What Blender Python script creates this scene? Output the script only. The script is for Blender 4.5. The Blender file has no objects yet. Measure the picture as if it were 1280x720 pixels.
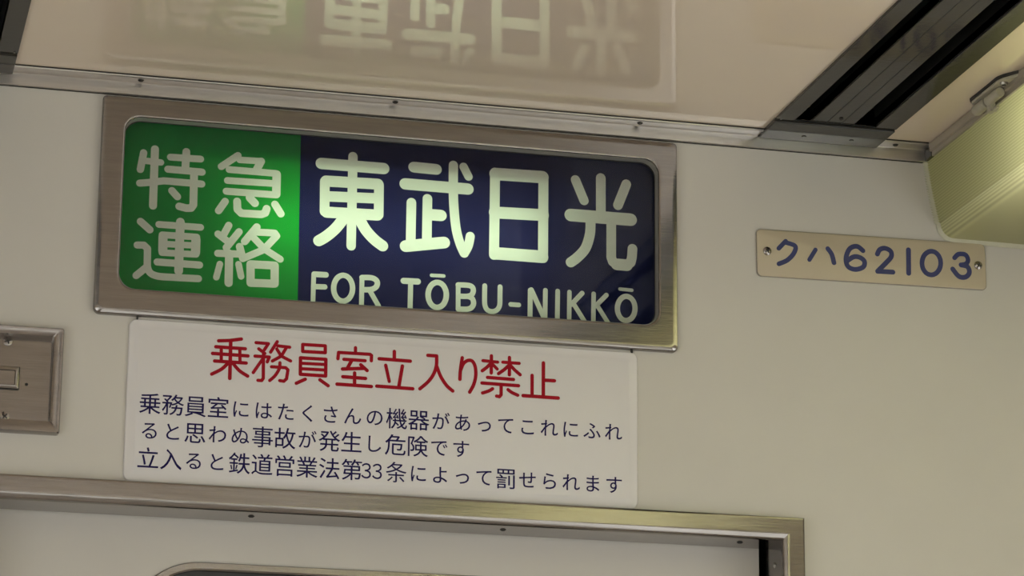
import bpy, bmesh, math, random
from mathutils import Matrix, Vector
from mathutils.geometry import delaunay_2d_cdt

# ------------------------------------------------------------------ camera, light, exposure
SC = bpy.context.scene
COL = SC.collection
CZ = 1.2135                                   # lens height above the floor
cam_data = bpy.data.cameras.new('camera')
cam_data.sensor_width = 36.0
cam_data.lens = 3752.82 * 36.0 / 1280.0
cam_data.clip_start = 0.05
cam = bpy.data.objects.new('camera', cam_data)
COL.objects.link(cam)
RX = Vector((0.97177485, -0.23573563, 0.00907480))
RY = Vector((0.06999777, 0.25139053, -0.96535129))
RZ = Vector((0.22528637, 0.93873932, 0.26079596))
M = Matrix.Identity(4)
for i in range(3):
    M[i][0] = RX[i]; M[i][1] = -RY[i]; M[i][2] = -RZ[i]
M[1][3] = -3.0; M[2][3] = CZ
cam.matrix_world = M
SC.camera = cam
SC.view_settings.view_transform = 'Standard'
SC.view_settings.look = 'None'
SC.view_settings.exposure = 0.0
SC.view_settings.gamma = 1.0
SC.view_settings.use_curve_mapping = False
WORLD_STRENGTH = 2.75                          # daylight outside the coach
WORLD_COLOR = (1.0, 0.955, 0.945, 1)
CEILING_TUBE = 22.0                            # fluorescent tubes of the saloon lamps
CEILING_TUBE_COLOR = (1.0, 1.0, 0.88, 1)
BLIND_TUBE = 8.4                              # tube behind the destination blind
BLIND_TUBE_COLOR = (0.88, 1.0, 0.80, 1)
w = bpy.data.worlds.new('daylight')
w.use_nodes = True
w.node_tree.nodes['Background'].inputs[0].default_value = WORLD_COLOR
w.node_tree.nodes['Background'].inputs[1].default_value = WORLD_STRENGTH
SC.world = w

CEIL = 2.242
XL, XR, YB = -0.78, 1.96, -11.0                # coach sides and how far it runs back

# ------------------------------------------------------------------ materials
def mat(name):
    m = bpy.data.materials.new(name); m.use_nodes = True
    nt = m.node_tree
    return m, nt, nt.nodes['Principled BSDF']

def node(nt, kind, **inp):
    n = nt.nodes.new(kind)
    for k, v in inp.items():
        n.inputs[k.replace('_', ' ')].default_value = v
    return n

def paint(name, col, rough=0.4, var=0.04, bump=0.0, scale=6.0, spec=0.5, metal=0.0, stretch=(1, 1, 1), bscale=None, rvar=0.0):
    m, nt, b = mat(name)
    tc = nt.nodes.new('ShaderNodeTexCoord')
    mp = nt.nodes.new('ShaderNodeMapping'); mp.inputs['Scale'].default_value = stretch
    nt.links.new(tc.outputs['Object'], mp.inputs['Vector'])
    nz = node(nt, 'ShaderNodeTexNoise', Scale=scale, Detail=5.0, Roughness=0.6)
    nt.links.new(mp.outputs[0], nz.inputs['Vector'])
    rp = nt.nodes.new('ShaderNodeValToRGB')
    rp.color_ramp.elements[0].position = 0.3; rp.color_ramp.elements[1].position = 0.7
    rp.color_ramp.elements[0].color = (*[c * (1 - var) for c in col], 1)
    rp.color_ramp.elements[1].color = (*[min(1, c * (1 + var)) for c in col], 1)
    nt.links.new(nz.outputs['Fac'], rp.inputs['Fac'])
    nt.links.new(rp.outputs['Color'], b.inputs['Base Color'])
    b.inputs['Roughness'].default_value = rough
    b.inputs['Metallic'].default_value = metal
    b.inputs['Specular IOR Level'].default_value = spec
    if rvar:
        mr = node(nt, 'ShaderNodeMapRange')
        mr.inputs['To Min'].default_value = rough - rvar; mr.inputs['To Max'].default_value = rough + rvar
        nt.links.new(nz.outputs['Fac'], mr.inputs['Value'])
        nt.links.new(mr.outputs[0], b.inputs['Roughness'])
    if bump:
        n2 = node(nt, 'ShaderNodeTexNoise', Scale=bscale or scale * 10, Detail=3.0)
        nt.links.new(mp.outputs[0], n2.inputs['Vector'])
        bp = node(nt, 'ShaderNodeBump', Strength=bump, Distance=0.002)
        nt.links.new(n2.outputs['Fac'], bp.inputs['Height'])
        nt.links.new(bp.outputs[0], b.inputs['Normal'])
    return m

def film(name, back, front):
    """printed blind cloth: lets some lamplight through, scatters some room light"""
    m, nt, b = mat(name)
    nt.nodes.remove(b)
    out = nt.nodes['Material Output']
    tr = nt.nodes.new('ShaderNodeBsdfTranslucent'); tr.inputs['Color'].default_value = (*back, 1)
    df = nt.nodes.new('ShaderNodeBsdfDiffuse')
    nz = node(nt, 'ShaderNodeTexNoise', Scale=30.0, Detail=3.0)
    rp = nt.nodes.new('ShaderNodeValToRGB')
    rp.color_ramp.elements[0].color = (*[c * 0.9 for c in front], 1)
    rp.color_ramp.elements[1].color = (*[c * 1.1 for c in front], 1)
    nt.links.new(nz.outputs['Fac'], rp.inputs['Fac']); nt.links.new(rp.outputs[0], df.inputs['Color'])
    mx = nt.nodes.new('ShaderNodeMixShader'); mx.inputs[0].default_value = 0.5
    nt.links.new(tr.outputs[0], mx.inputs[1]); nt.links.new(df.outputs[0], mx.inputs[2])
    nt.links.new(mx.outputs[0], out.inputs['Surface'])
    return m

def pane_mat(name, tint, ior=1.5, rough=0.01):
    m, nt, b = mat(name)
    nt.nodes.remove(b)
    out = nt.nodes['Material Output']
    tp = nt.nodes.new('ShaderNodeBsdfTransparent'); tp.inputs['Color'].default_value = (*tint, 1)
    gl = nt.nodes.new('ShaderNodeBsdfGlossy'); gl.inputs['Roughness'].default_value = rough
    fr = node(nt, 'ShaderNodeFresnel', IOR=ior)
    mx = nt.nodes.new('ShaderNodeMixShader')
    geo = nt.nodes.new('ShaderNodeNewGeometry')               # only the outer face of a pane mirrors
    inv = nt.nodes.new('ShaderNodeMath'); inv.operation = 'SUBTRACT'; inv.inputs[0].default_value = 1.0
    mul = nt.nodes.new('ShaderNodeMath'); mul.operation = 'MULTIPLY'
    nt.links.new(geo.outputs['Backfacing'], inv.inputs[1]); nt.links.new(inv.outputs[0], mul.inputs[0]); nt.links.new(fr.outputs[0], mul.inputs[1])
    nt.links.new(mul.outputs[0], mx.inputs[0]); nt.links.new(tp.outputs[0], mx.inputs[1]); nt.links.new(gl.outputs[0], mx.inputs[2])
    nt.links.new(mx.outputs[0], out.inputs['Surface'])
    return m

def lamp_mat(name, col, strength):
    m, nt, b = mat(name)
    b.inputs['Base Color'].default_value = (0.9, 0.9, 0.85, 1)
    b.inputs['Emission Color'].default_value = col
    b.inputs['Emission Strength'].default_value = strength
    return m

def acrylic(name, col, front):
    m, nt, b = mat(name)
    out = nt.nodes['Material Output']
    b.inputs['Base Color'].default_value = (*front, 1); b.inputs['Roughness'].default_value = 0.25
    tr = nt.nodes.new('ShaderNodeBsdfTranslucent'); tr.inputs['Color'].default_value = (*col, 1)
    tc = nt.nodes.new('ShaderNodeTexCoord')                  # rib light and shade painted as bands in the translucent colour
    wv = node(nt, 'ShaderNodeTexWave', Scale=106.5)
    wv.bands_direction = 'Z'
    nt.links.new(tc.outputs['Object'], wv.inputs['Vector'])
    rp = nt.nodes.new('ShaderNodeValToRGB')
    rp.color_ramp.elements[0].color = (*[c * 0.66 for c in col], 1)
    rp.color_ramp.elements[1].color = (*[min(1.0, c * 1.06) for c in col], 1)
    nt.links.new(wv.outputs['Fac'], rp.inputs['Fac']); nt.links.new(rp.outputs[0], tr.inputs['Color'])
    mx = nt.nodes.new('ShaderNodeMixShader'); mx.inputs[0].default_value = 0.5
    nt.links.new(tr.outputs[0], mx.inputs[1]); nt.links.new(b.outputs[0], mx.inputs[2])
    nt.links.new(mx.outputs[0], out.inputs['Surface'])
    return m

MT = {
    'wall': paint('cream_wall_paint', (0.635, 0.61, 0.57), 0.42, 0.03, 0.05, 3.0, 0.35, bscale=90),
    'door': paint('cream_door_paint', (0.64, 0.61, 0.575), 0.42, 0.03, 0.05, 3.0, 0.35, bscale=90),
    'ceiling': paint('glossy_cream_ceiling_panel', (0.82, 0.695, 0.57), 0.010, 0.02, 0.0, 4.0, 0.9),
    'floor': paint('grey_floor_covering', (0.46, 0.41, 0.37), 0.45, 0.12, 0.0, 60.0),
    'side': paint('cream_side_panel', (0.60, 0.54, 0.46), 0.4, 0.04, 0.0, 4.0),
    'steel': paint('brushed_stainless_steel', (0.31, 0.288, 0.275), 0.15, 0.10, 0.03, 14.0, 0.5, 1.0, (1, 1, 14), 40, 0.03),
    'steel_bright': paint('bright_stainless_steel', (0.36, 0.335, 0.325), 0.19, 0.08, 0.06, 14.0, 0.5, 1.0, (1, 1, 14), 40, 0.04),
    'alu': paint('satin_aluminium', (0.66, 0.64, 0.63), 0.32, 0.06, 0.05, 20.0, 0.5, 1.0, (1, 14, 14), 40, 0.04),
    'screw': paint('screw_steel', (0.42, 0.40, 0.37), 0.35, 0.15, 0.0, 400.0, 0.5, 1.0),
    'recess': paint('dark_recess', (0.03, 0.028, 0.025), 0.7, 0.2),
    'lip_grey': paint('satin_grey_lip', (0.42, 0.41, 0.38), 0.3, 0.06, 0.0, 30.0, 0.5, 0.4),
    'gasket': paint('black_rubber_gasket', (0.035, 0.035, 0.035), 0.5, 0.2, 0.0, 60.0),
    'grille': paint('dark_grey_enamel', (0.037, 0.034, 0.030), 0.09, 0.08, 0.04, 12.0, 0.27, 0.0, bscale=120),
    'slot': paint('black_slot_lining', (0.006, 0.006, 0.006), 0.6, 0.2),
    'sign_plate': paint('off_white_sign_plate', (0.75, 0.73, 0.74), 0.4, 0.02, 0.02, 5.0, 0.4, bscale=40),
    'sign_edge': paint('clear_sign_edge_film', (0.57, 0.55, 0.49), 0.25, 0.03, 0.0, 5.0, 0.5),
    'red': paint('red_sign_ink', (0.34, 0.004, 0.016), 0.5, 0.06, 0.0, 50.0, 0.15),
    'navy_ink': paint('navy_sign_ink', (0.014, 0.009, 0.085), 0.5, 0.06, 0.0, 50.0, 0.15),
    'plate': paint('cream_number_plate', (0.56, 0.485, 0.36), 0.3, 0.04, 0.0, 8.0),
    'plate_rim': paint('worn_plate_rim', (0.28, 0.25, 0.20), 0.4, 0.15, 0.0, 60.0),
    'blue': paint('blue_engraved_ink', (0.035, 0.045, 0.16), 0.4, 0.1, 0.0, 60.0),
    'film_white': film('blind_letter_white', (0.80, 0.93, 0.70), (0.80, 0.77, 0.72)),
    'film_green': film('blind_green', (0.012, 0.42, 0.035), (0.03, 0.22, 0.07)),
    'film_navy': film('blind_navy', (0.016, 0.020, 0.085), (0.020, 0.022, 0.065)),
    'glass': pane_mat('clear_blind_glass', (0.97, 0.98, 0.97), 1.36),
    'door_glass': pane_mat('dark_door_glass', (0.30, 0.32, 0.32)),
    'window_glass': pane_mat('clear_window_glass', (0.92, 0.95, 0.93)),
    'box_paint': paint('blind_box_paint', (0.20, 0.20, 0.19), 0.6, 0.05),
    'blind_tube': lamp_mat('blind_fluorescent_tube', BLIND_TUBE_COLOR, BLIND_TUBE),
    'ceiling_tube': lamp_mat('ceiling_fluorescent_tube', CEILING_TUBE_COLOR, CEILING_TUBE),
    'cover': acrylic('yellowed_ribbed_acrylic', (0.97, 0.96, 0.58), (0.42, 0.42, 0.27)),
    'lip': paint('pale_cover_lip', (0.60, 0.59, 0.47), 0.3, 0.06, 0.1, 60.0),
    'lamp_trim': paint('painted_lamp_trim', (0.34, 0.30, 0.24), 0.35, 0.06, 0.0, 20.0),
    'lamp_metal': paint('painted_hinge_metal', (0.42, 0.39, 0.31), 0.3, 0.08, 0.0, 40.0),
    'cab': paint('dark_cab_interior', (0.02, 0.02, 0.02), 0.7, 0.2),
}

# ------------------------------------------------------------------ mesh helpers
def finish(bm, name, material, parent=None, smooth=False, bevel=0.0, seg=2):
    bmesh.ops.remove_doubles(bm, verts=bm.verts, dist=1e-6)
    bmesh.ops.recalc_face_normals(bm, faces=bm.faces)
    if smooth:
        for f in bm.faces: f.smooth = True
        for e in bm.edges:
            if len(e.link_faces) == 2 and e.calc_face_angle(0) > math.radians(32): e.smooth = False
    me = bpy.data.meshes.new(name); bm.to_mesh(me); bm.free()
    me.materials.append(material)
    o = bpy.data.objects.new(name, me); COL.objects.link(o)
    if parent is not None: o.parent = parent
    if bevel:
        b = o.modifiers.new('bevel', 'BEVEL'); b.width = bevel; b.segments = seg
        b.limit_method = 'ANGLE'; b.angle_limit = math.radians(50)
    return o

def thing(name, label, cat, loc=(0, 0, 0), group=None):
    o = bpy.data.objects.new(name, None); COL.objects.link(o)
    o.empty_display_size = 0.05
    o['label'] = label; o['category'] = cat
    if group: o['group'] = group
    # parts are modelled in room coordinates, so the empty keeps its place through the inverse matrix
    o.location = loc
    return o

def attach(parent):
    """children of an empty that stands away from the origin keep their room coordinates"""
    inv = Matrix.Translation(-parent.location)
    for c in parent.children:
        c.matrix_parent_inverse = inv

def structure(o, label=None, cat=None):
    o['kind'] = 'structure'
    if label: o['label'] = label
    if cat: o['category'] = cat
    return o

def box(bm, x0, x1, y0, y1, z0, z1):
    v = [bm.verts.new((x, y, z)) for x in (x0, x1) for y in (y0, y1) for z in (z0, z1)]
    for f in ((0, 1, 3, 2), (4, 6, 7, 5), (0, 4, 5, 1), (2, 3, 7, 6), (0, 2, 6, 4), (1, 5, 7, 3)):
        bm.faces.new([v[i] for i in f])

def rrect(x0, x1, z0, z1, r, n=8):
    """rounded rectangle; r one radius or four (bottom-left, bottom-right, top-right, top-left)"""
    rs = r if isinstance(r, (tuple, list)) else (r,) * 4
    out = []
    for (cx, cz, a0), q in zip(((x0, z0, 180), (x1, z0, 270), (x1, z1, 0), (x0, z1, 90)), rs):
        ccx = cx + q if cx == x0 else cx - q
        ccz = cz + q if cz == z0 else cz - q
        for k in range(n + 1):
            a = math.radians(a0 + 90 * k / n)
            out.append((ccx + q * math.cos(a), ccz + q * math.sin(a)))
    return out

def loft(bm, loops, cap_first=False, cap_last=False):
    """closed loops of 3D points with equal counts joined by quads"""
    rows = [[bm.verts.new(p) for p in L] for L in loops]
    n = len(rows[0])
    for a, b in zip(rows, rows[1:]):
        for i in range(n):
            j = (i + 1) % n
            bm.faces.new((a[i], a[j], b[j], b[i]))
    if cap_first: bm.faces.new(rows[0])
    if cap_last: bm.faces.new(rows[-1])

def at_y(loop, y): return [(x, y, z) for x, z in loop]

def slab(bm, loop, y0, y1):
    loft(bm, [at_y(loop, y0), at_y(loop, y1)], True, True)

def rim(x0, x1, z0, z1, r, grow):
    return rrect(x0 - grow, x1 + grow, z0 - grow, z1 + grow, max(r + grow, 1e-4) if not isinstance(r, (tuple, list)) else tuple(max(q + grow, 1e-4) for q in r))

def region(bm, outer, holes, y0, y1):
    """flat panel in the wall plane with holes, given a thickness"""
    verts, faces, k = [], [], 0
    for loop in [outer] + holes:
        verts += [Vector(p) for p in loop]
        faces.append(list(range(k, k + len(loop)))); k += len(loop)
    vs, es, fs, _, _, of = delaunay_2d_cdt(verts, [], faces, 0, 1e-6, True)
    keep = [f for f, o in zip(fs, of) if o == [0]]
    edge = {}
    for f in keep:
        for a, b in zip(f, f[1:] + f[:1]): edge[(a, b)] = True
    A = [bm.verts.new((v.x, y0, v.y)) for v in vs]; B = [bm.verts.new((v.x, y1, v.y)) for v in vs]
    for f in keep:
        bm.faces.new([A[i] for i in f]); bm.faces.new([B[i] for i in reversed(f)])
    for a, b in edge:
        if (b, a) not in edge: bm.faces.new((A[b], A[a], B[a], B[b]))
    loose = [v for v in bm.verts if not v.link_faces]
    for v in loose: bm.verts.remove(v)

def cyl(bm, p, q, r, n=16, r2=None):
    p, q = Vector(p), Vector(q)
    d = (q - p).normalized()
    u = d.orthogonal().normalized(); v = d.cross(u)
    r2 = r if r2 is None else r2
    L = lambda c, rr: [tuple(c + rr * (math.cos(2 * math.pi * i / n) * u + math.sin(2 * math.pi * i / n) * v)) for i in range(n)]
    loft(bm, [L(p, r), L(q, r2)], True, True)

def extrude_y(bm, prof, y0, y1, closed=True):
    A = [bm.verts.new((x, y0, z)) for x, z in prof]; B = [bm.verts.new((x, y1, z)) for x, z in prof]
    n = len(prof)
    for i in range(n if closed else n - 1):
        j = (i + 1) % n
        bm.faces.new((A[i], A[j], B[j], B[i]))
    if closed: bm.faces.new(A); bm.faces.new(list(reversed(B)))

def screw_wall(name, x, y, z, r, parent, material, ang=0.4, h=0.0012):
    """cross-head screw facing into the saloon (head towards -y), domed, with a cut cross"""
    bm = bmesh.new()
    n = 24
    L = lambda rr, yy: [(x + rr * math.cos(2 * math.pi * i / n), yy, z + rr * math.sin(2 * math.pi * i / n)) for i in range(n)]
    loft(bm, [L(r, y), L(r * 0.97, y - h * 0.5), L(r * 0.72, y - h * 0.9), L(r * 0.05, y - h)], True, True)
    head = finish(bm, name, material, parent, True)
    bm = bmesh.new()
    for k in (0, 1):
        a = ang + k * math.pi / 2
        c, s = math.cos(a), math.sin(a); w_, l_ = r * 0.13, r * 0.62
        pts = [(x + c * u - s * t, z + s * u + c * t) for u, t in ((-l_, -w_), (l_, -w_), (l_, w_), (-l_, w_))]
        loft(bm, [at_y(pts, y - h - 0.00012 - 0.00002 * k), at_y(pts, y - h * 0.4)], True, True)
    finish(bm, 'cross_slot', MT['recess'], head)
    return head

# ------------------------------------------------------------------ lettering helpers
def smooth_path(p, n=7):
    if len(p) < 3: return p
    q = [p[0]] + list(p) + [p[-1]]
    out = []
    for i in range(1, len(q) - 2):
        a, b, c, d = (Vector(t) for t in q[i - 1:i + 3])
        for k in range(n):
            t = k / n
            out.append(tuple(0.5 * ((2 * b) + (c - a) * t + (2 * a - 5 * b + 4 * c - d) * t * t + (3 * b - a - 3 * c + d) * t ** 3)))
    return out + [tuple(p[-1])]

def capsules(strokes):
    out = []
    for wd, mode, pts in strokes:
        r = wd * 0.5e-4
        p = [(a * 1e-4, b * 1e-4) for a, b in pts]
        if mode: p = smooth_path(p)
        for a, b in zip(p, p[1:]):
            a, b = Vector(a), Vector(b)
            d = b - a
            if d.length < 1e-6: continue
            t = math.atan2(d.y, d.x)
            poly = []
            for c, s in ((b, t - math.pi / 2), (a, t + math.pi / 2)):
                for k in range(9):
                    u = s + math.pi * k / 8
                    poly.append(Vector((c.x + r * math.cos(u), c.y + r * math.sin(u))))
            out.append(poly)
    return out

def cut_shapes(bases, polys):
    """triangles of each base polygon outside the strokes, and triangles of the strokes"""
    verts, faces, k = [], [], 0
    for L in bases + polys:
        verts += [Vector(p) for p in L]
        faces.append(list(range(k, k + len(L)))); k += len(L)
    vs, es, fs, _, _, of = delaunay_2d_cdt(verts, [], faces, 0, 1e-7, True)
    nb = len(bases)
    sets = [[] for _ in range(nb + 1)]
    for f, o in zip(fs, of):
        if not o: continue
        if max(o) >= nb: sets[nb].append(f)
        else: sets[min(o)].append(f)
    return vs, sets

def flat_mesh(name, vs, tris, y, material, parent, thick=0.0):
    bm = bmesh.new()
    used = sorted({i for f in tris for i in f})
    ix = {i: bm.verts.new((vs[i].x, y, vs[i].y)) for i in used}
    edge = set()
    for f in tris:
        bm.faces.new([ix[i] for i in f])
        for a, b in zip(f, f[1:] + f[:1]): edge.add((a, b))
    if thick:
        jx = {i: bm.verts.new((vs[i].x, y + thick, vs[i].y)) for i in used}
        for a, b in edge:
            if (b, a) not in edge: bm.faces.new((ix[a], ix[b], jx[b], jx[a]))
    return finish(bm, name, material, parent)

def text_line(items, name, y, material, parent, em):
    """characters centred on their own spots, one mesh for the line"""
    bm = bmesh.new()
    for ch, x, z in items:
        kana = '\u3040' <= ch <= '\u30ff'
        k = 0.86 if kana else 1.0
        kx = 0.80 if ch == '３' else k
        k = 0.90 if ch == '３' else k
        c = bpy.data.curves.new('letter', 'FONT'); c.body = ch; c.size = em; c.resolution_u = 4; c.offset = 0.0 if ch == '条' else 0.004 * em
        o = bpy.data.objects.new('letter', c); COL.objects.link(o)
        bpy.context.view_layer.update()
        me = bpy.data.meshes.new_from_object(o.evaluated_get(bpy.context.evaluated_depsgraph_get()))
        bpy.data.objects.remove(o); bpy.data.curves.remove(c)
        me.transform(Matrix(((kx, 0, 0, x - kx * em / 2), (0, 0, 1, y), (0, k, 0, z - k * 0.37 * em), (0, 0, 0, 1))))
        bm.from_mesh(me); bpy.data.meshes.remove(me)
    bmesh.ops.remove_doubles(bm, verts=bm.verts, dist=1e-7)
    return finish(bm, name, material, parent)

# stroke lists: (width, curved?, [(x, z), ...]) on their surface, in tenths of a millimetre
FILM_STROKES = [(77,0,[(3241,21684),(3214,21497)]),(70,0,[(3247,21597),(3426,21592)]),(77,0,[(3214,21348),(3355,21371),(3465,21394),(3863,21391)]),(84,0,[(3358,21733),(3362,21113)]),(75,0,[(3525,21659),(3842,21664)]),(82,0,[(3689,21732),(3685,21538)]),(78,0,[(3503,21525),(3862,21522)]),(82,0,[(3779,21521),(3784,21156),(3762,21120),(3715,21114),(3637,21128)]),(79,0,[(3554,21293),(3613,21232)]),(76,0,[(4237,21737),(4064,21600)]),(71,0,[(4256,21690),(4485,21695)]),(83,0,[(4485,21693),(4442,21601)]),(74,0,[(4148,21574),(4648,21572)]),(74,0,[(4134,21452),(4637,21459)]),(76,0,[(4126,21333),(4652,21335)]),(90,0,[(4655,21563),(4657,21342)]),(78,0,[(4118,21221),(4052,21114)]),(83,0,[(4244,21231),(4250,21144),(4293,21105),(4505,21109),(4546,21128),(4560,21175)]),(85,0,[(4376,21282),(4433,21226)]),(81,0,[(4647,21231),(4712,21132)]),(79,0,[(3240,20932),(3339,20850)]),(76,0,[(3216,20675),(3285,20679),(3324,20644),(3329,20452),(3218,20346)]),(76,1,[(3329,20452),(3360,20388),(3442,20356),(3605,20355),(3866,20360)]),(73,0,[(3432,20915),(3869,20917)]),(72,0,[(3471,20805),(3832,20809)]),(68,0,[(3475,20707),(3835,20716)]),(70,0,[(3476,20612),(3833,20620)]),(95,0,[(3480,20786),(3484,20632)]),(96,0,[(3825,20784),(3826,20640)]),(91,0,[(3655,20959),(3657,20428)]),(77,0,[(3431,20508),(3872,20508)]),(77,0,[(4165,20962),(4119,20867)]),(77,0,[(4055,20859),(4175,20775)]),(77,0,[(4276,20900),(4147,20718)]),(77,0,[(4060,20649),(4284,20658)]),(80,0,[(4287,20739),(4320,20628)]),(86,0,[(4179,20658),(4184,20337)]),(68,0,[(4086,20535),(4053,20388)]),(70,0,[(4282,20547),(4313,20417)]),(80,0,[(4462,20967),(4338,20799)]),(76,0,[(4452,20911),(4653,20915),(4675,20886),(4541,20724),(4323,20611)]),(75,0,[(4425,20855),(4552,20731),(4720,20634)]),(87,0,[(4408,20556),(4664,20561),(4669,20364),(4415,20355),(4408,20556)]),(126,0,[(5131,21723),(5806,21722)]),(101,0,[(5470,21829),(5473,20837)]),(122,0,[(5187,21532),(5747,21543)]),(115,0,[(5191,21363),(5755,21384)]),(122,0,[(5200,21188),(5749,21199)]),(104,0,[(5173,21527),(5179,21192)]),(105,0,[(5759,21537),(5762,21203)]),(120,1,[(5402,21158),(5305,21021),(5207,20925),(5125,20867)]),(121,1,[(5545,21160),(5623,21029),(5718,20929),(5812,20863)]),(120,0,[(6134,21765),(6381,21760)]),(127,0,[(6044,21570),(6731,21568)]),(102,1,[(6568,21822),(6571,21534),(6584,21309),(6610,21103),(6654,20950),(6700,20850)]),(99,1,[(6700,20850),(6743,20936),(6764,21042)]),(93,0,[(6680,21814),(6736,21708)]),(105,0,[(6115,21367),(6115,20944)]),(105,0,[(6289,21424),(6290,20957)]),(126,0,[(6304,21249),(6440,21249)]),(129,0,[(6062,20879),(6479,20951)]),(110,0,[(7029,21779),(7027,20855)]),(111,0,[(7567,21779),(7568,20861)]),(139,0,[(7034,21762),(7557,21770)]),(132,0,[(7030,21329),(7565,21342)]),(138,0,[(7044,20874),(7559,20874)]),(105,0,[(7925,21769),(8022,21542)]),(109,0,[(8210,21813),(8211,21407)]),(109,0,[(8498,21766),(8403,21519)]),(141,0,[(7874,21367),(8547,21367)]),(112,1,[(8096,21319),(8089,21170),(8041,21009),(7954,20901),(7876,20836)]),(108,0,[(8328,21320),(8328,20926),(8345,20878),(8389,20852)]),(130,0,[(8389,20852),(8503,20851)]),(109,0,[(8503,20851),(8546,20886),(8560,20943),(8567,21040)]),(50,0,[(5081,20499),(5081,20152)]),(62,0,[(5087,20498),(5211,20500)]),(58,0,[(5083,20363),(5202,20368)]),(58,0,[(5500,20375),(5499,20353),(5496,20331),(5490,20310),(5482,20291),(5472,20273),(5461,20258),(5447,20246),(5433,20236),(5418,20230),(5402,20227),(5386,20227),(5370,20232),(5356,20239),(5342,20250),(5329,20263),(5319,20279),(5310,20297),(5303,20317),(5299,20338),(5297,20360),(5298,20383),(5301,20404),(5307,20425),(5315,20445),(5324,20462),(5336,20478),(5349,20490),(5364,20500),(5379,20506),(5395,20509),(5411,20508),(5426,20504),(5441,20497),(5455,20486),(5468,20473),(5478,20457),(5487,20438),(5494,20418),(5498,20397),(5500,20375)]),(52,0,[(5598,20499),(5599,20168)]),(59,1,[(5598,20499),(5697,20504),(5750,20482),(5764,20447),(5748,20404),(5695,20375),(5607,20367)]),(54,0,[(5685,20361),(5782,20202)]),(67,0,[(6047,20496),(6200,20499)]),(55,0,[(6123,20494),(6122,20162)]),(39,0,[(6348,20579),(6481,20581)]),(60,0,[(6512,20375),(6511,20353),(6508,20332),(6502,20311),(6494,20292),(6485,20275),(6473,20260),(6460,20248),(6446,20239),(6431,20233),(6415,20230),(6400,20231),(6384,20235),(6370,20242),(6357,20252),(6345,20265),(6334,20281),(6326,20299),(6320,20318),(6316,20339),(6314,20360),(6315,20382),(6318,20403),(6324,20424),(6332,20443),(6341,20460),(6353,20475),(6366,20487),(6380,20496),(6395,20503),(6411,20505),(6426,20505),(6442,20501),(6456,20494),(6470,20483),(6482,20470),(6492,20454),(6500,20436),(6507,20417),(6511,20396),(6512,20375)]),(51,0,[(6639,20496),(6642,20227)]),(58,1,[(6639,20494),(6737,20498),(6790,20484),(6805,20444),(6787,20396),(6739,20376),(6646,20371)]),(58,1,[(6739,20376),(6791,20359),(6810,20306),(6789,20258),(6741,20235),(6644,20230)]),(54,1,[(6930,20506),(6929,20394),(6933,20295),(6961,20242),(7014,20228),(7066,20249),(7095,20306),(7097,20406),(7098,20506)]),(51,0,[(7216,20321),(7305,20321)]),(54,0,[(7430,20492),(7429,20166)]),(56,0,[(7441,20498),(7589,20188)]),(52,0,[(7597,20504),(7595,20177)]),(52,0,[(7733,20505),(7730,20175)]),(49,0,[(7863,20505),(7861,20172)]),(54,0,[(8004,20501),(7886,20368)]),(52,0,[(7910,20376),(8036,20184)]),(50,0,[(8132,20504),(8129,20179)]),(52,0,[(8274,20499),(8152,20367)]),(50,0,[(8176,20371),(8302,20179)]),(38,0,[(8425,20578),(8559,20574)]),(58,0,[(8594,20374),(8593,20352),(8589,20332),(8584,20312),(8575,20293),(8565,20276),(8554,20262),(8540,20250),(8526,20241),(8511,20235),(8496,20232),(8480,20232),(8465,20236),(8451,20243),(8438,20253),(8426,20266),(8416,20282),(8408,20299),(8402,20318),(8398,20339),(8397,20360),(8398,20381),(8402,20402),(8408,20422),(8416,20440),(8426,20457),(8438,20472),(8451,20484),(8465,20493),(8480,20499),(8496,20502),(8511,20501),(8526,20497),(8541,20490),(8554,20480),(8566,20467),(8576,20452),(8584,20434),(8590,20415),(8593,20395),(8594,20374)])]
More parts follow.
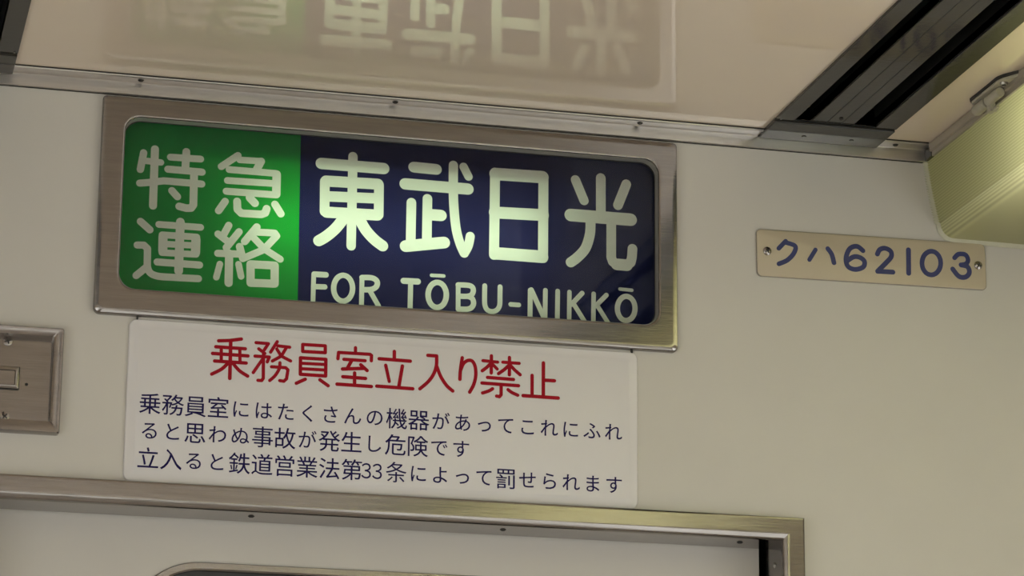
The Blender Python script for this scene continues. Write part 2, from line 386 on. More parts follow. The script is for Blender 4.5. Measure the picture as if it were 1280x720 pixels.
HEADING_STROKES = [(37,0,[(4080,19669),(4195,19680),(4315,19704)]),(37,0,[(4054,19604),(4360,19603)]),(37,0,[(4022,19531),(4390,19529)]),(37,0,[(4046,19452),(4374,19452)]),(39,0,[(4206,19680),(4209,19279)]),(35,0,[(4110,19593),(4115,19457)]),(35,0,[(4303,19592),(4309,19465)]),(37,1,[(4189,19443),(4122,19372),(4021,19312)]),(37,1,[(4235,19441),(4307,19366),(4394,19315)]),(35,0,[(4470,19676),(4599,19674),(4559,19605)]),(35,0,[(4500,19612),(4565,19567)]),(35,0,[(4464,19532),(4613,19532),(4593,19479)]),(35,0,[(4551,19561),(4557,19302),(4541,19277),(4502,19277)]),(35,0,[(4539,19499),(4451,19356)]),(35,0,[(4691,19701),(4625,19585)]),(35,0,[(4697,19657),(4823,19651)]),(35,0,[(4786,19639),(4738,19550),(4646,19492)]),(35,0,[(4689,19623),(4738,19550),(4837,19505)]),(35,1,[(4726,19478),(4721,19416),(4679,19338),(4625,19283)]),(35,0,[(4639,19430),(4788,19430),(4812,19408),(4800,19313),(4773,19285),(4729,19289)]),(36,0,[(4959,19690),(5197,19691),(5199,19618),(4961,19615),(4959,19690)]),(37,0,[(4940,19545),(5207,19547),(5209,19369),(4943,19370),(4940,19545)]),(34,0,[(4942,19488),(5208,19491)]),(34,0,[(4943,19430),(5210,19432)]),(37,0,[(4996,19321),(4904,19272)]),(37,0,[(5150,19324),(5238,19267)]),(36,0,[(5517,19693),(5518,19645)]),(36,0,[(5334,19562),(5339,19630),(5674,19632),(5689,19621),(5688,19564)]),(36,0,[(5397,19560),(5622,19560)]),(38,0,[(5482,19557),(5437,19468)]),(38,0,[(5385,19455),(5616,19477)]),(38,0,[(5577,19513),(5645,19456)]),(38,0,[(5514,19421),(5516,19298)]),(38,0,[(5391,19373),(5631,19370)]),(38,0,[(5331,19290),(5694,19288)]),(38,0,[(5931,19680),(5932,19606)]),(38,0,[(5771,19591),(6103,19587)]),(36,0,[(5842,19526),(5883,19355)]),(38,0,[(6020,19529),(5986,19304)]),(38,0,[(5752,19296),(6135,19292)]),(38,0,[(6290,19662),(6384,19662)]),(38,1,[(6384,19662),(6383,19555),(6351,19457),(6295,19376),(6211,19297)]),(38,1,[(6385,19555),(6432,19443),(6496,19351),(6563,19296)]),(38,1,[(6660,19661),(6643,19533),(6638,19427)]),(38,1,[(6644,19524),(6674,19598),(6721,19635),(6769,19631),(6801,19572),(6808,19477),(6787,19379),(6745,19295)]),(35,0,[(6884,19644),(7043,19639)]),(37,0,[(6975,19703),(6975,19517)]),(37,0,[(6971,19622),(6928,19576),(6878,19534)]),(35,0,[(6996,19605),(7039,19564)]),(35,0,[(7099,19642),(7277,19641)]),(37,0,[(7171,19698),(7172,19510)]),(37,0,[(7164,19611),(7112,19559),(7054,19515)]),(37,0,[(7183,19612),(7227,19567),(7288,19518)]),(37,0,[(6935,19466),(7217,19462)]),(37,0,[(6876,19402),(7272,19398)]),(37,0,[(7084,19399),(7084,19288),(7066,19266),(7036,19271)]),(37,1,[(6991,19347),(6951,19321),(6884,19295)]),(37,1,[(7159,19348),(7201,19320),(7264,19295)]),(37,0,[(7419,19520),(7420,19305)]),(39,0,[(7541,19663),(7542,19308)]),(39,0,[(7542,19476),(7662,19477)]),(39,0,[(7323,19294),(7704,19292)])]
NUMBER_STROKES = [(50,0,[(10263,21214),(10182,21125)]),(52,1,[(10258,21199),(10372,21165),(10351,21078),(10277,20998),(10181,20950)]),(48,0,[(10605,21142),(10533,21023)]),(54,1,[(10748,21165),(10792,21103),(10816,21010)]),(55,1,[(11155,21173),(11086,21217),(11002,21183),(10957,21076),(10976,20982),(11058,20952),(11150,20984),(11171,21046),(11127,21089),(11051,21096),(10969,21043)]),(55,1,[(11322,21147),(11352,21200),(11413,21220),(11478,21191),(11483,21129),(11420,21053),(11320,20950)]),(55,0,[(11320,20950),(11499,20954)]),(57,0,[(11688,21222),(11683,20955)]),(55,0,[(12063,21099),(12061,21078),(12056,21057),(12049,21037),(12039,21018),(12027,21001),(12014,20986),(11999,20974),(11983,20965),(11966,20958),(11948,20955),(11931,20956),(11914,20959),(11899,20966),(11884,20976),(11872,20989),(11861,21005),(11852,21022),(11846,21041),(11843,21062),(11842,21083),(11844,21104),(11849,21125),(11856,21145),(11865,21164),(11877,21181),(11891,21196),(11906,21208),(11922,21218),(11939,21224),(11956,21227),(11973,21226),(11990,21223),(12006,21216),(12020,21206),(12033,21193),(12044,21178),(12052,21160),(12059,21141),(12062,21120),(12063,21099)]),(53,1,[(12228,21172),(12276,21217),(12356,21218),(12387,21162),(12362,21113),(12303,21096)]),(56,1,[(12303,21096),(12378,21080),(12398,21016),(12352,20961),(12273,20962),(12202,21041)])]


# ================================================================== THE COACH SHELL
# bulkhead with the opening for the blind and the doorway
SX0, SX1, SZ0, SZ1 = 0.3015, 0.8807, 2.0145, 2.2010          # blind opening
DX0, DX1, DZ1 = 0.168, 1.0185, 1.7885                        # doorway
bm = bmesh.new()
region(bm, [(XL, 0), (DX0, 0), (DX0, DZ1), (DX1, DZ1), (DX1, 0), (XR, 0), (XR, CEIL), (XL, CEIL)],
       [rrect(SX0 - 0.004, SX1 + 0.004, SZ0 - 0.004, SZ1 + 0.004, 0.016), rrect(0.151, 0.239, 1.8696, 1.9590, 0.001, 1)], 0.0, 0.03)
structure(finish(bm, 'wall_front', MT['wall']), 'cream painted end bulkhead of the coach around the sign and doorway', 'wall')

# ceiling with two long slots where the grilles sit
GR = (0.9965, 1.1345)                                        # right grille, outer edges
GL = (0.0460, 0.1838)                                        # left grille
bm = bmesh.new()
def ceil_strip(x0, x1, y0, y1):
    box(bm, x0, x1, y0, y1, CEIL, CEIL + 0.02)
ceil_strip(XL, GL[0] + 0.004, YB, 0); ceil_strip(GL[1] - 0.004, GR[0] + 0.004, YB, 0); ceil_strip(GR[1] - 0.004, XR, YB, 0)
ceil_strip(GL[0] + 0.004, GL[1] - 0.004, -0.064, 0); ceil_strip(GR[0] + 0.004, GR[1] - 0.004, -0.064, 0)
structure(finish(bm, 'ceiling', MT['ceiling']), 'glossy cream ceiling panels reflecting the sign', 'ceiling')

bm = bmesh.new(); box(bm, XL, XR, YB, 0.0, -0.03, 0.0)
structure(finish(bm, 'floor', MT['floor']), 'dark floor covering of the coach', 'floor')

def side_wall(name, x0, x1, xin, label):
    bm = bmesh.new()
    ys = [YB, -10.7, -7.9, -7.6, -5.0, -4.7, -3.1, -2.9, -0.75, 0.0]
    for a, b, opened in [(ys[i], ys[i + 1], i % 2) for i in range(9)]:
        if not opened: box(bm, x0, x1, a, b, 0.0, CEIL)
        else:
            box(bm, x0, x1, a, b, 0.0, 0.70); box(bm, x0, x1, a, b, 1.75, CEIL)
    structure(finish(bm, name, MT['side']), label, 'wall')
    return [(ys[i], ys[i + 1]) for i in (1, 3, 5, 7)]
wins = [(XL, s) for s in side_wall('wall_left', XL - 0.04, XL, XL, 'cream left side wall of the coach')]
wins += [(XR + 0.04, s) for s in side_wall('wall_right', XR, XR + 0.04, XR, 'cream right side wall of the coach')]
for n_, (x, (a, b)) in enumerate(wins):
    bm = bmesh.new()
    fr = lambda g: [(x - 0.045, y, z) for y, z in rrect(a + g, b - g, 0.70 + g, 1.75 - g, 0.05)]
    fb = lambda g: [(x + 0.005, y, z) for y, z in rrect(a + g, b - g, 0.70 + g, 1.75 - g, 0.05)]
    loft(bm, [fr(0), fr(0.03), fb(0.03), fb(0), fr(0)])
    wf = structure(finish(bm, 'window_%d' % (n_ + 1), MT['alu'], None, True), 'aluminium framed side window of the coach', 'window')
    bm = bmesh.new()
    loft(bm, [[(x - 0.022, y, z) for y, z in rrect(a + 0.03, b - 0.03, 0.73, 1.72, 0.03)], [(x - 0.018, y, z) for y, z in rrect(a + 0.03, b - 0.03, 0.73, 1.72, 0.03)]], True, True)
    finish(bm, 'pane', MT['window_glass'], wf)

bm = bmesh.new(); box(bm, XL, XR, YB - 0.03, YB, 0.0, CEIL)
bm.free(); bm = bmesh.new()
WRX0, WRX1 = -0.55, 1.75
box(bm, XL, WRX0, YB - 0.03, YB, 0.0, CEIL); box(bm, WRX1, XR, YB - 0.03, YB, 0.0, CEIL)
box(bm, WRX0, WRX1, YB - 0.03, YB, 0.0, 0.90); box(bm, WRX0, WRX1, YB - 0.03, YB, 1.62, CEIL)
structure(finish(bm, 'wall_rear', MT['side']), 'far end wall of the coach saloon', 'wall')

bm = bmesh.new()  # end window added behind the camera to put highlights on steel edges
RW = lambda g, y: at_y(rrect(WRX0 + g, WRX1 - g, 0.90 + g, 1.62 - g, 0.05), y)
loft(bm, [RW(0, YB - 0.035), RW(0, YB + 0.005), RW(0.03, YB + 0.005), RW(0.03, YB - 0.035), RW(0, YB - 0.035)])
wf = structure(finish(bm, 'window_9', MT['alu'], None, True), 'aluminium framed end window added for highlights on the steel', 'window')
bm = bmesh.new(); loft(bm, [RW(0.029, YB - 0.018), RW(0.029, YB - 0.014)], True, True)
finish(bm, 'pane', MT['window_glass'], wf)

# aluminium cornice between bulkhead and ceiling
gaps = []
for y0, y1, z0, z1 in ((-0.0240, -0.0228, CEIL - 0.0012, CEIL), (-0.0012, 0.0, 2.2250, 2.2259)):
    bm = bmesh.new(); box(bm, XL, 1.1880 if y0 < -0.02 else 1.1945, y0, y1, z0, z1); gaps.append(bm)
prof = [(0.0, 2.2258), (-0.0028, 2.2258), (-0.0036, 2.2266), (-0.0036, 2.2388), (-0.0042, 2.2396), (-0.0060, 2.2400), (-0.0190, 2.2402),
        (-0.0196, 2.2394), (-0.0206, 2.2390), (-0.0228, 2.2394), (-0.0230, CEIL), (0.0, CEIL)]
bm = bmesh.new()
A = [bm.verts.new((XL, y, z)) for y, z in prof]; B = [bm.verts.new((1.1945, y, z)) for y, z in prof]
for i in range(len(prof)):
    j = (i + 1) % len(prof); bm.faces.new((A[i], A[j], B[j], B[i]))
bm.faces.new(A); bm.faces.new(list(reversed(B)))
cornice = structure(finish(bm, 'trim_1', MT['alu'], None, True), 'grooved aluminium cornice strip where bulkhead meets ceiling', 'trim')
for bm in gaps: finish(bm, 'gap_shade_strip', MT['recess'], cornice)  # solid dark strips standing in for the shade along the cornice edges
for x in (-0.226, 0.0455, 0.3171, 0.5887, 0.8602, 1.155):
    bm = bmesh.new(); cyl(bm, (x - 0.0016, -0.0115, 2.2402), (x - 0.0016, -0.0115, 2.2388), 0.0034, 16, 0.0022)
    finish(bm, 'screw', MT['recess'], cornice, True)

# ================================================================== DOORWAY
casing = bpy.data.objects.new('trim_2', None); COL.objects.link(casing)
structure(casing, 'stainless steel casing around the doorway', 'door casing')
def casing_bar(name, cut, section, along):
    """section: list of (offset into opening, y); cut(off) gives both ends"""
    bm = bmesh.new()
    A = []; B = []
    for off, y in section:
        p, q = cut(off, y); A.append(bm.verts.new(p)); B.append(bm.verts.new(q))
    n = len(A)
    for i in range(n):
        j = (i + 1) % n; bm.faces.new((A[i], A[j], B[j], B[i]))
    bm.faces.new(A); bm.faces.new(list(reversed(B)))
    return finish(bm, name, MT['steel'], casing, True)
F0 = -0.014
# cross-section from the wall outwards, round the nose, into the reveal
sec = [(0.0, 0.0), (0.0, F0 + 0.0015), (0.0006, F0 + 0.0004), (0.0018, F0)]
sec += [(0.0024, F0), (0.0168, F0), (0.0174, F0), (0.0184, F0 + 0.0001), (0.0226, F0 + 0.00075), (0.0236, F0 + 0.0013), (0.0246, F0 + 0.0028), (0.0250, F0 + 0.0060), (0.0250, F0 + 0.0070)]
sec += [(0.0250, 0.044), (0.006, 0.044), (0.006, 0.0)]
HT, HR, HL = 1.8131, 1.0392, 0.1455                          # outer edges of the casing
header = casing_bar('header', lambda o, y: ((HL + o, y, HT - o), (HR - o, y, HT - o)), sec, 'x')
jamb_r = casing_bar('jamb', lambda o, y: ((HR - o, y, HT - o), (HR - o, y, 0.0)), sec, 'z')
jamb_l = casing_bar('jamb', lambda o, y: ((HL + o, y, HT - o), (HL + o, y, 0.0)), sec, 'z')
for x in (0.4501, 0.7156, 0.975):
    bm = bmesh.new(); cyl(bm, (x, 0.012, 1.7883), (x, 0.012, 1.7868), 0.0038, 16, 0.002)
    finish(bm, 'screw', MT['recess'], header, True)
bm = bmesh.new(); cyl(bm, (1.0144, 0.014, 1.7655), (1.0128, 0.014, 1.7655), 0.0035, 16, 0.002)
finish(bm, 'screw', MT['screw'], jamb_r, True)

WX0, WX1, WZ0, WZ1, WR = 0.330, 0.855, 0.95, 1.7445, 0.075
bm = bmesh.new()
region(bm, rrect(0.178, 1.0085, 0.02, 1.86, 0.001, 1), [rrect(WX0 + 0.002, WX1 - 0.002, WZ0 + 0.002, WZ1 - 0.002, WR, 12)], 0.050, 0.078)
door = structure(finish(bm, 'door_1', MT['door']), 'cream sliding cab door with a dark round-cornered window', 'door')
bm = bmesh.new()
R_ = lambda g, y: at_y(rrect(WX0 + g, WX1 - g, WZ0 + g, WZ1 - g, WR - g * 0.8, 14), y)
loft(bm, [R_(0, 0.050), R_(0.0002, 0.0482), R_(0.001, 0.0474), R_(0.0068, 0.0474), R_(0.0085, 0.0488), R_(0.0092, 0.056), R_(0.002, 0.056), R_(0, 0.050)])
finish(bm, 'window_rim', MT['steel_bright'], door, True)
bm = bmesh.new()
loft(bm, [R_(0.0088, 0.0535), R_(0.016, 0.055), R_(0.016, 0.060), R_(0.0088, 0.060), R_(0.0088, 0.0535)])
finish(bm, 'window_gasket', MT['gasket'], door, True)
bm = bmesh.new(); loft(bm, [R_(0.0150, 0.0575), R_(0.0150, 0.0595)], True, True)
finish(bm, 'window_pane', MT['door_glass'], door)
# the unlit cab behind
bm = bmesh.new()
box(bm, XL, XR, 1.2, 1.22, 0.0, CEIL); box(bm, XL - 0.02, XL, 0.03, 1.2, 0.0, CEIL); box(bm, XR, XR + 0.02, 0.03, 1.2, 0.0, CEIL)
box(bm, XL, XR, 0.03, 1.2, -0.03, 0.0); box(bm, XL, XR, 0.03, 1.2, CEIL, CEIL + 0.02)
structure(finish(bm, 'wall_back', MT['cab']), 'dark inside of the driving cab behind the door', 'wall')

# ================================================================== DESTINATION SIGN
sign = thing('destination_sign', 'backlit green and navy destination blind in a stainless steel frame under the ceiling', 'sign', (0.59, 0.0, 1.987))
FX0, FX1, FZ0, FZ1 = 0.2775, 0.9022, 1.9872, 2.2224
bm = bmesh.new()
O_ = lambda g, y: at_y(rrect(FX0 + g, FX1 - g, FZ0 + g, FZ1 - g, (0.007, 0.006, 0.005, 0.004), 8), y)
I_ = lambda g, y: at_y(rrect(SX0 + g, SX1 - g, SZ0 + g, SZ1 - g, 0.017, 8), y)
loft(bm, [O_(0, 0.0), O_(0, -0.0048), O_(0.0004, -0.0062), O_(0.0013, -0.0072), O_(0.0045, -0.0078), O_(0.0058, -0.0079), O_(0.0066, -0.0079), I_(-0.0024, -0.0079),
          I_(-0.0014, -0.0079), I_(-0.0004, -0.0076), I_(0.0000, -0.0068), I_(0.0000, -0.0050), I_(-0.003, -0.0050), I_(-0.003, 0.0), O_(0, 0.0)])
finish(bm, 'frame', MT['steel'], sign, True)
bm = bmesh.new()
loft(bm, [I_(0.0002, -0.0062), I_(0.0006, -0.0066), I_(0.0008, -0.0060), I_(0.0008, 0.0040), I_(-0.003, 0.0040), I_(-0.003, -0.0049), I_(0.0002, -0.0049), I_(0.0002, -0.0062)])
finish(bm, 'inner_lip', MT['lip_grey'], sign, True)
bm = bmesh.new()
loft(bm, [I_(0.0002, 0.0041), I_(0.0014, 0.0041), I_(0.0014, 0.0058), I_(0.0002, 0.0058), I_(0.0002, 0.0041)])
finish(bm, 'gasket', MT['gasket'], sign, True)
bm = bmesh.new(); loft(bm, [I_(0.0016, 0.0044), I_(0.0016, 0.0058)], True, True)
finish(bm, 'glass_pane', MT['glass'], sign)
YF = 0.012
SPLIT_TOP, SPLIT_BOT = (0.4899, 2.2135), (0.4920, 2.0020)
green_q = [(0.289, 2.0020), SPLIT_BOT, SPLIT_TOP, (0.289, 2.2135)]
navy_q = [SPLIT_BOT, (0.894, 2.0020), (0.894, 2.2135), SPLIT_TOP]
vs, (tg, tn, tw) = cut_shapes([[Vector(p) for p in green_q], [Vector(p) for p in navy_q]], capsules(FILM_STROKES))
flat_mesh('green_panel', vs, tg, YF, MT['film_green'], sign)
flat_mesh('navy_panel', vs, tn, YF, MT['film_navy'], sign)
lt = flat_mesh('lettering', vs, tw, YF, MT['film_white'], sign); lt['label'] = 'glowing white lettering of the blind'
# light box with its tube
bm = bmesh.new()
bx0, bx1, bz0, bz1, by0, by1 = 0.285, 0.898, 1.998, 2.2175, 0.0125, 0.135
box(bm, bx0, bx1, by1, by1 + 0.004, bz0, bz1)
box(bm, bx0 - 0.004, bx0, YF + 0.0005, by1 + 0.004, bz0, bz1); box(bm, bx1, bx1 + 0.004, YF + 0.0005, by1 + 0.004, bz0, bz1)
box(bm, bx0 - 0.004, bx1 + 0.004, YF + 0.0005, by1 + 0.004, bz0 - 0.004, bz0); box(bm, bx0 - 0.004, bx1 + 0.004, YF + 0.0005, by1 + 0.004, bz1, bz1 + 0.004)
box(bm, bx0, bx1, YF + 0.012, YF + 0.014, 2.156, bz1)        # unseen baffle added to shade the top of the cloth
finish(bm, 'light_box', MT['box_paint'], sign)
bm = bmesh.new(); cyl(bm, (0.440, 0.058, 2.104), (0.760, 0.058, 2.104), 0.010, 20)
finish(bm, 'lamp_tube', MT['blind_tube'], sign, True)
for x in (0.3234, 0.8517):
    bm = bmesh.new(); box(bm, x - 0.0008, x + 0.0008, -0.004, 0.0, 1.9838, 1.9872)
    finish(bm, 'frame_tab', MT['recess'], sign)
attach(sign)

# ================================================================== NO-ENTRY NOTICE
notice = thing('warning_sign', 'white warning plate with red heading and navy text below the destination blind', 'sign', (0.587, 0.0, 1.8178))
PX0, PX1, PZ0, PZ1 = 0.3157, 0.8578, 1.8150, 1.9846
bm = bmesh.new()
Q_ = lambda g, y: at_y(rrect(PX0 + g, PX1 - g, PZ0 + g, PZ1 - g, 0.0075 - g * 0.5, 8), y)
loft(bm, [Q_(0, 0.0), Q_(0, -0.0020), Q_(0.0008, -0.0027), Q_(0.0085, -0.0029), Q_(0.0095, -0.0034)], True, True)
pl = finish(bm, 'plate', MT['sign_plate'], notice, True)
vs, (tw,) = cut_shapes([], capsules(HEADING_STROKES))
h_ = flat_mesh('heading', vs, tw, -0.0036, MT['red'], notice, 0.0002); h_['label'] = 'red heading lettering'
EM = 0.0236
def row(s, x0, x1, z, fix=None):
    n = len(s) - 1
    return [(c, x0 + (x1 - x0) * i / n, z) for i, c in enumerate(s) if c != ' ']
lines = row('乗務員室にはたくさんの機器があってこれにふれ', 0.3399, 0.8308, 1.8960)
lines += row('ると思わぬ事故が発生し危険です', 0.3407, 0.6659, 1.8680)
l3 = row('立入ると鉄道営業法第 条によって罰せられます', 0.3402, 0.8315, 1.8391)
lines += l3 + [('３', 0.5662, 1.8391), ('３', 0.5777, 1.8391)]
t_ = text_line(lines, 'body_text', -0.0037, MT['navy_ink'], notice, EM); t_['label'] = 'three navy lines of small lettering'
attach(notice)

# ================================================================== NUMBER PLATE
npl = thing('number_plate', 'small cream plate with blue coach number screwed to the bulkhead right of the sign', 'plate', (1.1265, 0.0, 2.083))
T_ = math.radians(0.67); cx_, cz_ = 1.1265, 2.1080
def tilt(loop): return [(cx_ + x * math.cos(T_) - z * math.sin(T_), cz_ + x * math.sin(T_) + z * math.cos(T_)) for x, z in loop]
N_ = lambda g, y: at_y(tilt(rrect(-0.1328 + g, 0.1328 - g, -0.0262 + g, 0.0262 - g, 0.0055, 6)), y)
bm = bmesh.new()
loft(bm, [N_(0, 0.0), N_(0, -0.0024), N_(0.0009, -0.0031)], True, True)
finish(bm, 'plate', MT['plate'], npl, True)
bm = bmesh.new()
loft(bm, [N_(-0.0005, 0.0), N_(-0.0005, -0.0022), N_(0.0, -0.0024), N_(0.0, 0.0), N_(-0.0005, 0.0)])
finish(bm, 'rim', MT['plate_rim'], npl, True)
vs, (tw,) = cut_shapes([], capsules(NUMBER_STROKES))
n_ = flat_mesh('lettering', vs, tw, -0.0033, MT['blue'], npl, 0.0002); n_['label'] = 'blue engraved coach number'
screw_wall('screw', 1.0048, -0.0031, 2.1085, 0.0048, npl, MT['steel_bright'], 0.5, 0.002)
screw_wall('screw', 1.2505, -0.0031, 2.1105, 0.0048, npl, MT['steel_bright'], 1.1, 0.002)
attach(npl)

# ================================================================== SWITCH BOX (left edge)
sw = thing('switch_box', 'recessed stainless steel switch plate on the bulkhead left of the warning plate', 'switch', (0.195, 0.0, 1.857))
bm = bmesh.new()
U_ = lambda g, y: at_y(rrect(0.1412 + g, 0.2490 - g, 1.8575 + g, 1.9672 - g, 0.0025, 4), y)
V_ = lambda g, y: at_y(rrect(0.1512 + g, 0.2390 - g, 1.8696 + g, 1.9585 - g, 0.0012, 4), y)
loft(bm, [U_(0, 0.0), U_(0, -0.0105), U_(0.0012, -0.0125), V_(-0.0022, -0.0125), V_(0, -0.0110), V_(0, 0.0060), V_(-0.0005, 0.0060), V_(-0.0005, 0.0), U_(0, 0.0)])
finish(bm, 'frame', MT['steel_bright'], sw, True)
bm = bmesh.new(); slab(bm, rrect(0.1510, 0.2392, 1.8694, 1.9588, 0.001, 2), 0.0030, 0.0050)
finish(bm, 'face_plate', MT['steel'], sw)
bm = bmesh.new()
K_ = lambda g, y: at_y(rrect(0.1785 + g, 0.2063 - g, 1.9038 + g, 1.9262 - g, 0.001, 3), y)
loft(bm, [K_(0, 0.003), K_(0, -0.0010), K_(0.0012, -0.0018), K_(0.0035, -0.0018), K_(0.0042, -0.0006), K_(0.0052, -0.0006)], True, True)
finish(bm, 'button', MT['steel'], sw, True)
bm = bmesh.new(); slab(bm, rrect(0.1775, 0.2073, 1.9028, 1.9272, 0.0012, 3), 0.0024, 0.0031)
finish(bm, 'button_gap', MT['recess'], sw)
screw_wall('screw', 0.1935, 0.0030, 1.9537, 0.0052, sw, MT['steel'], 0.35, 0.0008)
screw_wall('screw', 0.1945, 0.0030, 1.8752, 0.0050, sw, MT['steel'], 0.9, 0.0008)
bm = bmesh.new(); cyl(bm, (0.2146, 0.0032, 1.9096), (0.2146, 0.0020, 1.9096), 0.0018, 12, 0.0012)
finish(bm, 'rivet', MT['recess'], sw, True)
attach(sw)

# ================================================================== AIR GRILLES
def grille(x0, x1, label, left):
    g = thing('air_grille', label, 'air vent', ((x0 + x1) / 2, 0.0, CEIL), 'air grilles along the ceiling')
    H = CEIL - 0.0030
    ye = -0.064
    cuts = [0.0, 0.0205, 0.0395, 0.0880, 0.1130, 0.1375]
    k = (x1 - x0) / 0.1375
    c = [x0 + q * k for q in cuts] if not left else [x1 - q * k for q in cuts]
    def strip(name, a, b, z0, material, depth=0.012):
        bm = bmesh.new(); a, b = min(a, b), max(a, b)
        box(bm, a, b, YB, ye, z0, z0 + depth)
        return finish(bm, name, material, g, False, 0.0006)
    strip('edge_strip', c[0], c[1], H, MT['grille']); strip('edge_strip', c[4], c[5], H, MT['grille'])
    mid = strip('middle_strip', c[2], c[3], H + 0.001, MT['grille'])
    for t in (0.36, 0.70):
        bm = bmesh.new(); xx = c[2] + (c[3] - c[2]) * t
        box(bm, xx - 0.0004, xx + 0.0004, YB, ye - 0.002, H + 0.00085, H + 0.0014)
        finish(bm, 'groove', MT['slot'], mid)
    bm = bmesh.new(); cyl(bm, ((c[2] + c[3]) / 2 + 0.004, -0.083, H + 0.0011), ((c[2] + c[3]) / 2 + 0.004, -0.083, H - 0.0004), 0.002, 12)
    finish(bm, 'screw', MT['recess'], mid, True)
    for a, b in ((c[1], c[2]), (c[3], c[4])):                # slot channels
        a, b = min(a, b), max(a, b)
        bm = bmesh.new()
        extrude_y(bm, [(a, H + 0.003), (a - 0.001, H + 0.003), (a - 0.001, H + 0.04), (b + 0.001, H + 0.04), (b + 0.001, H + 0.003), (b, H + 0.003), (b, H + 0.038), (a, H + 0.038)], YB, ye)
        for y_ in (ye, YB - 0.001): box(bm, a - 0.001, b + 0.001, y_, y_ + 0.001, H + 0.003, H + 0.04)
        finish(bm, 'slot', MT['slot'], g)
    bm = bmesh.new()                                          # end cap over the cornice
    box(bm, x0 - 0.0005, x1 - 0.0005, -0.0620, -0.0040, H - 0.0020, CEIL)
    cap = finish(bm, 'end_cap', MT['grille'], g, False, 0.0009)
    bm = bmesh.new(); box(bm, x0 + 0.001, x1 - 0.001, -0.0645, -0.0618, H + 0.0005, CEIL - 0.001)
    finish(bm, 'cap_gap', MT['slot'], g)
    for t in (0.335, 0.735):
        bm = bmesh.new(); xx = x0 + (x1 - x0) * t
        cyl(bm, (xx, -0.022, H - 0.0018), (xx, -0.022, H - 0.0028), 0.0030, 14, 0.0022)
        s = finish(bm, 'screw', MT['grille'], cap, True)
    bm = bmesh.new(); cyl(bm, (c[0] + (0.004 if not left else -0.004), -0.0685, H), (c[0] + (0.004 if not left else -0.004), -0.0685, H - 0.0008), 0.0012, 10)
    finish(bm, 'rivet', MT['steel_bright'], cap, True)
    attach(g)
grille(GR[0], GR[1], 'dark grey slotted air grille on the ceiling beside the lit lamp cover', False)
grille(GL[0], GL[1], 'dark grey air grille cut off by the upper left corner', True)

# ================================================================== CEILING LAMP
lamp = thing('fluorescent_lamp', 'lit yellowish ribbed lamp cover hanging from the ceiling against the bulkhead', 'ceiling light', (1.35, 0.0, 2.139))
LX0, LX1 = 1.1950, 1.5350
prof = []
pa, pb = Vector((1.1953, 2.2268)), Vector((1.2075, 2.1560))
nr = 24
for i in range(nr):
    t = i / nr
    p = pa.lerp(pb, t); bulge = 0.0012 * math.sin(math.pi * t)
    prof.append((p.x - bulge, p.y))
    q = pa.lerp(pb, (i + 0.5) / nr)
    prof.append((q.x - bulge - 0.0024, q.y))
prof.append(tuple(pb))
for k in range(0, 9):                                        # rounded lower edge
    a = math.radians(188 + (270 - 188) * k / 8)
    prof.append((1.2235 + 0.0160 * math.cos(a), 2.1555 + 0.0160 * math.sin(a)))
prof.append((1.30, 2.1389)); prof.append((LX1 - 0.0160, 2.1395))
mir = [((LX0 + LX1) - x, z) for x, z in prof if x < 1.2237]
prof = prof + list(reversed(mir))
YL = -0.0015
bm = bmesh.new()
extrude_y(bm, prof, YB, YL, False)
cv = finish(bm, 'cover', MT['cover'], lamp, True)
bm = bmesh.new(); box(bm, LX0 + 0.03, LX1 - 0.03, YB, -0.02, CEIL - 0.008, CEIL)
finish(bm, 'reflector', MT['lamp_trim'], lamp)
for a, b in ((-0.27, -1.38), (-1.52, -2.70), (-2.84, -4.02), (-4.16, -5.34), (-5.48, -6.66)):
    bm = bmesh.new(); cyl(bm, (1.325, a, 2.200), (1.325, b, 2.200), 0.015, 20)
    finish(bm, 'lamp_tube', MT['ceiling_tube'], lamp, True)
bm = bmesh.new()
extrude_y(bm, [(1.1892, CEIL - 0.0010), (1.1886, CEIL - 0.0016), (1.1886, 2.2322), (1.1892, 2.2316), (1.1915, 2.2316), (1.1915, 2.2264), (1.1985, 2.2264), (1.1985, CEIL), (1.1915, CEIL), (1.1915, CEIL - 0.0010)], YB, -0.0230)
rail = finish(bm, 'hinge_rail', MT['lamp_trim'], lamp, False, 0.0004)
bm = bmesh.new(); box(bm, 1.1905, 1.1985, -0.0232, -0.0045, 2.2266, 2.2384)
finish(bm, 'rail_gap_filler', MT['grille'], lamp)  # dark filler block standing in for the shaded gap beside the cornice
bm = bmesh.new()
extrude_y(bm, [(LX0 + LX1 - 1.1886, CEIL), (LX0 + LX1 - 1.1886, 2.2320), (LX0 + LX1 - 1.1915, 2.2264), (LX0 + LX1 - 1.1985, 2.2264), (LX0 + LX1 - 1.1985, CEIL)], YB, -0.0230)
finish(bm, 'hinge_rail', MT['lamp_trim'], lamp, False, 0.0004)
HX, HY = -0.0078, -0.0220
hz = CEIL - 0.0115
bm = bmesh.new(); cyl(bm, (1.1915 + HX, -0.150 + HY, hz), (1.1915 + HX, -0.178 + HY, hz), 0.0060, 20)
hinge = finish(bm, 'hinge_barrel', MT['lamp_metal'], lamp, True, 0.0012)
bm = bmesh.new(); cyl(bm, (1.1915 + HX, -0.1825 + HY, hz), (1.1915 + HX, -0.216 + HY, hz), 0.0054, 20)
finish(bm, 'hinge_pin', MT['lamp_metal'], lamp, True, 0.0010)
def outline(g): return [(x + HX, y + HY) for x, y in ((1.1964, -0.148 - g), (1.1880 + g, -0.150 - g), (1.1838 + g, -0.156 - g), (1.1838 + g, -0.226 + g), (1.1870 + g, -0.236 + g), (1.1964, -0.252 + g))]
bm = bmesh.new()
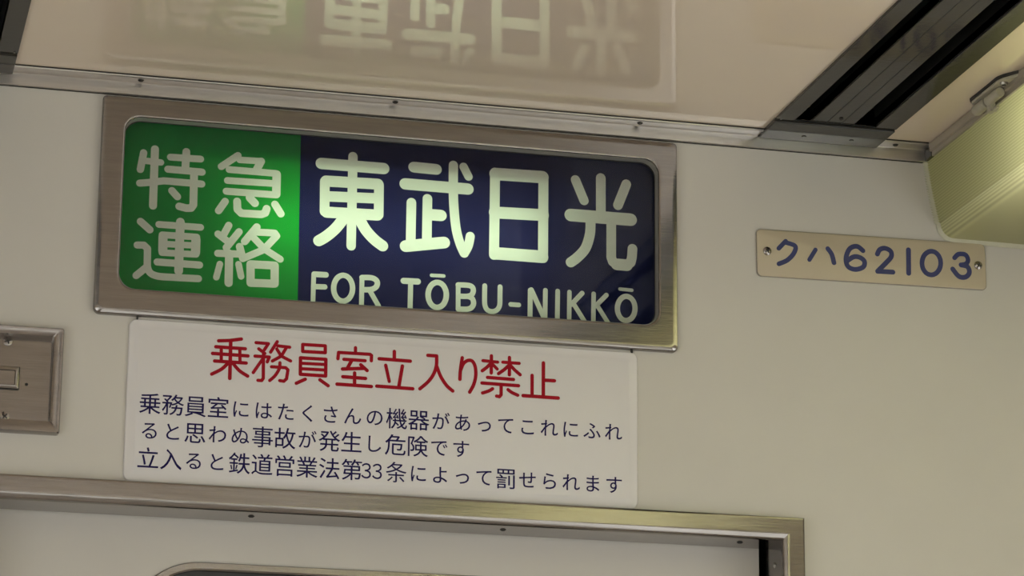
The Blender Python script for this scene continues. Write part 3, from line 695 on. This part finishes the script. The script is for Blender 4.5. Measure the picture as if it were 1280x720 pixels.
loft(bm, [[(x, y, CEIL - 0.0062) for x, y in outline(0)], [(x, y, CEIL - 0.0030) for x, y in outline(0)]], True, True)
finish(bm, 'hinge_plate', MT['lamp_metal'], lamp, False, 0.0005)
bm = bmesh.new()
loft(bm, [[(x, y, CEIL - 0.0032) for x, y in outline(-0.0012)], [(x, y, CEIL) for x, y in outline(-0.0012)]], True, True)
finish(bm, 'hinge_shade_spacer', MT['recess'], lamp)  # dark spacer that paints the shadow line above the hinge plate
bm = bmesh.new(); cyl(bm, (1.1905 + HX, -0.228 + HY, CEIL - 0.0062), (1.1905 + HX, -0.228 + HY, CEIL - 0.0085), 0.0046, 20, 0.0036)
sc_ = finish(bm, 'screw', MT['screw'], lamp, True)
bm = bmesh.new(); cyl(bm, (1.1905 + HX, -0.228 + HY, CEIL - 0.0084), (1.1905 + HX, -0.228 + HY, CEIL - 0.0088), 0.0022, 14)
finish(bm, 'cross_slot', MT['recess'], sc_, True)
bm = bmesh.new()
box(bm, 1.1905 + HX, 1.1964 + HX, -0.190 + HY, -0.180 + HY, CEIL - 0.0245, CEIL - 0.010); box(bm, 1.1925 + HX, 1.1964 + HX, -0.201 + HY, -0.190 + HY, CEIL - 0.0245, CEIL - 0.0215)
finish(bm, 'catch', MT['lamp_metal'], lamp, False, 0.0006)
bm = bmesh.new()                                              # lip of the cover pressed against the bulkhead
half = len(prof)
def push(i, g):
    a = Vector(prof[max(i - 1, 0)]); b = Vector(prof[min(i + 1, half - 1)])
    if i < 2 * nr: a, b = pa, pb
    if i > half - 1 - 2 * nr: a, b = Vector((LX0 + LX1 - pb.x, pb.y)), Vector((LX0 + LX1 - pa.x, pa.y))
    d = (b - a).normalized(); n = Vector((d.y, -d.x))
    if n.dot(Vector(prof[i]) - Vector(((LX0 + LX1) / 2, 2.23))) < 0: n = -n
    p = Vector(prof[i]) + n * g
    return p
rows = []
for g_, y in ((0.0, 0.0), (0.0042, 0.0), (0.0050, -0.0012), (0.0042, -0.0024), (0.0, -0.0030)):
    rows.append([bm.verts.new((push(i, g_).x, y, push(i, g_).y)) for i in range(half)])
for a, b in zip(rows, rows[1:]):
    for i in range(half - 1): bm.faces.new((a[i], a[i + 1], b[i + 1], b[i]))
finish(bm, 'end_lip', MT['lip'], lamp, True)
attach(lamp)
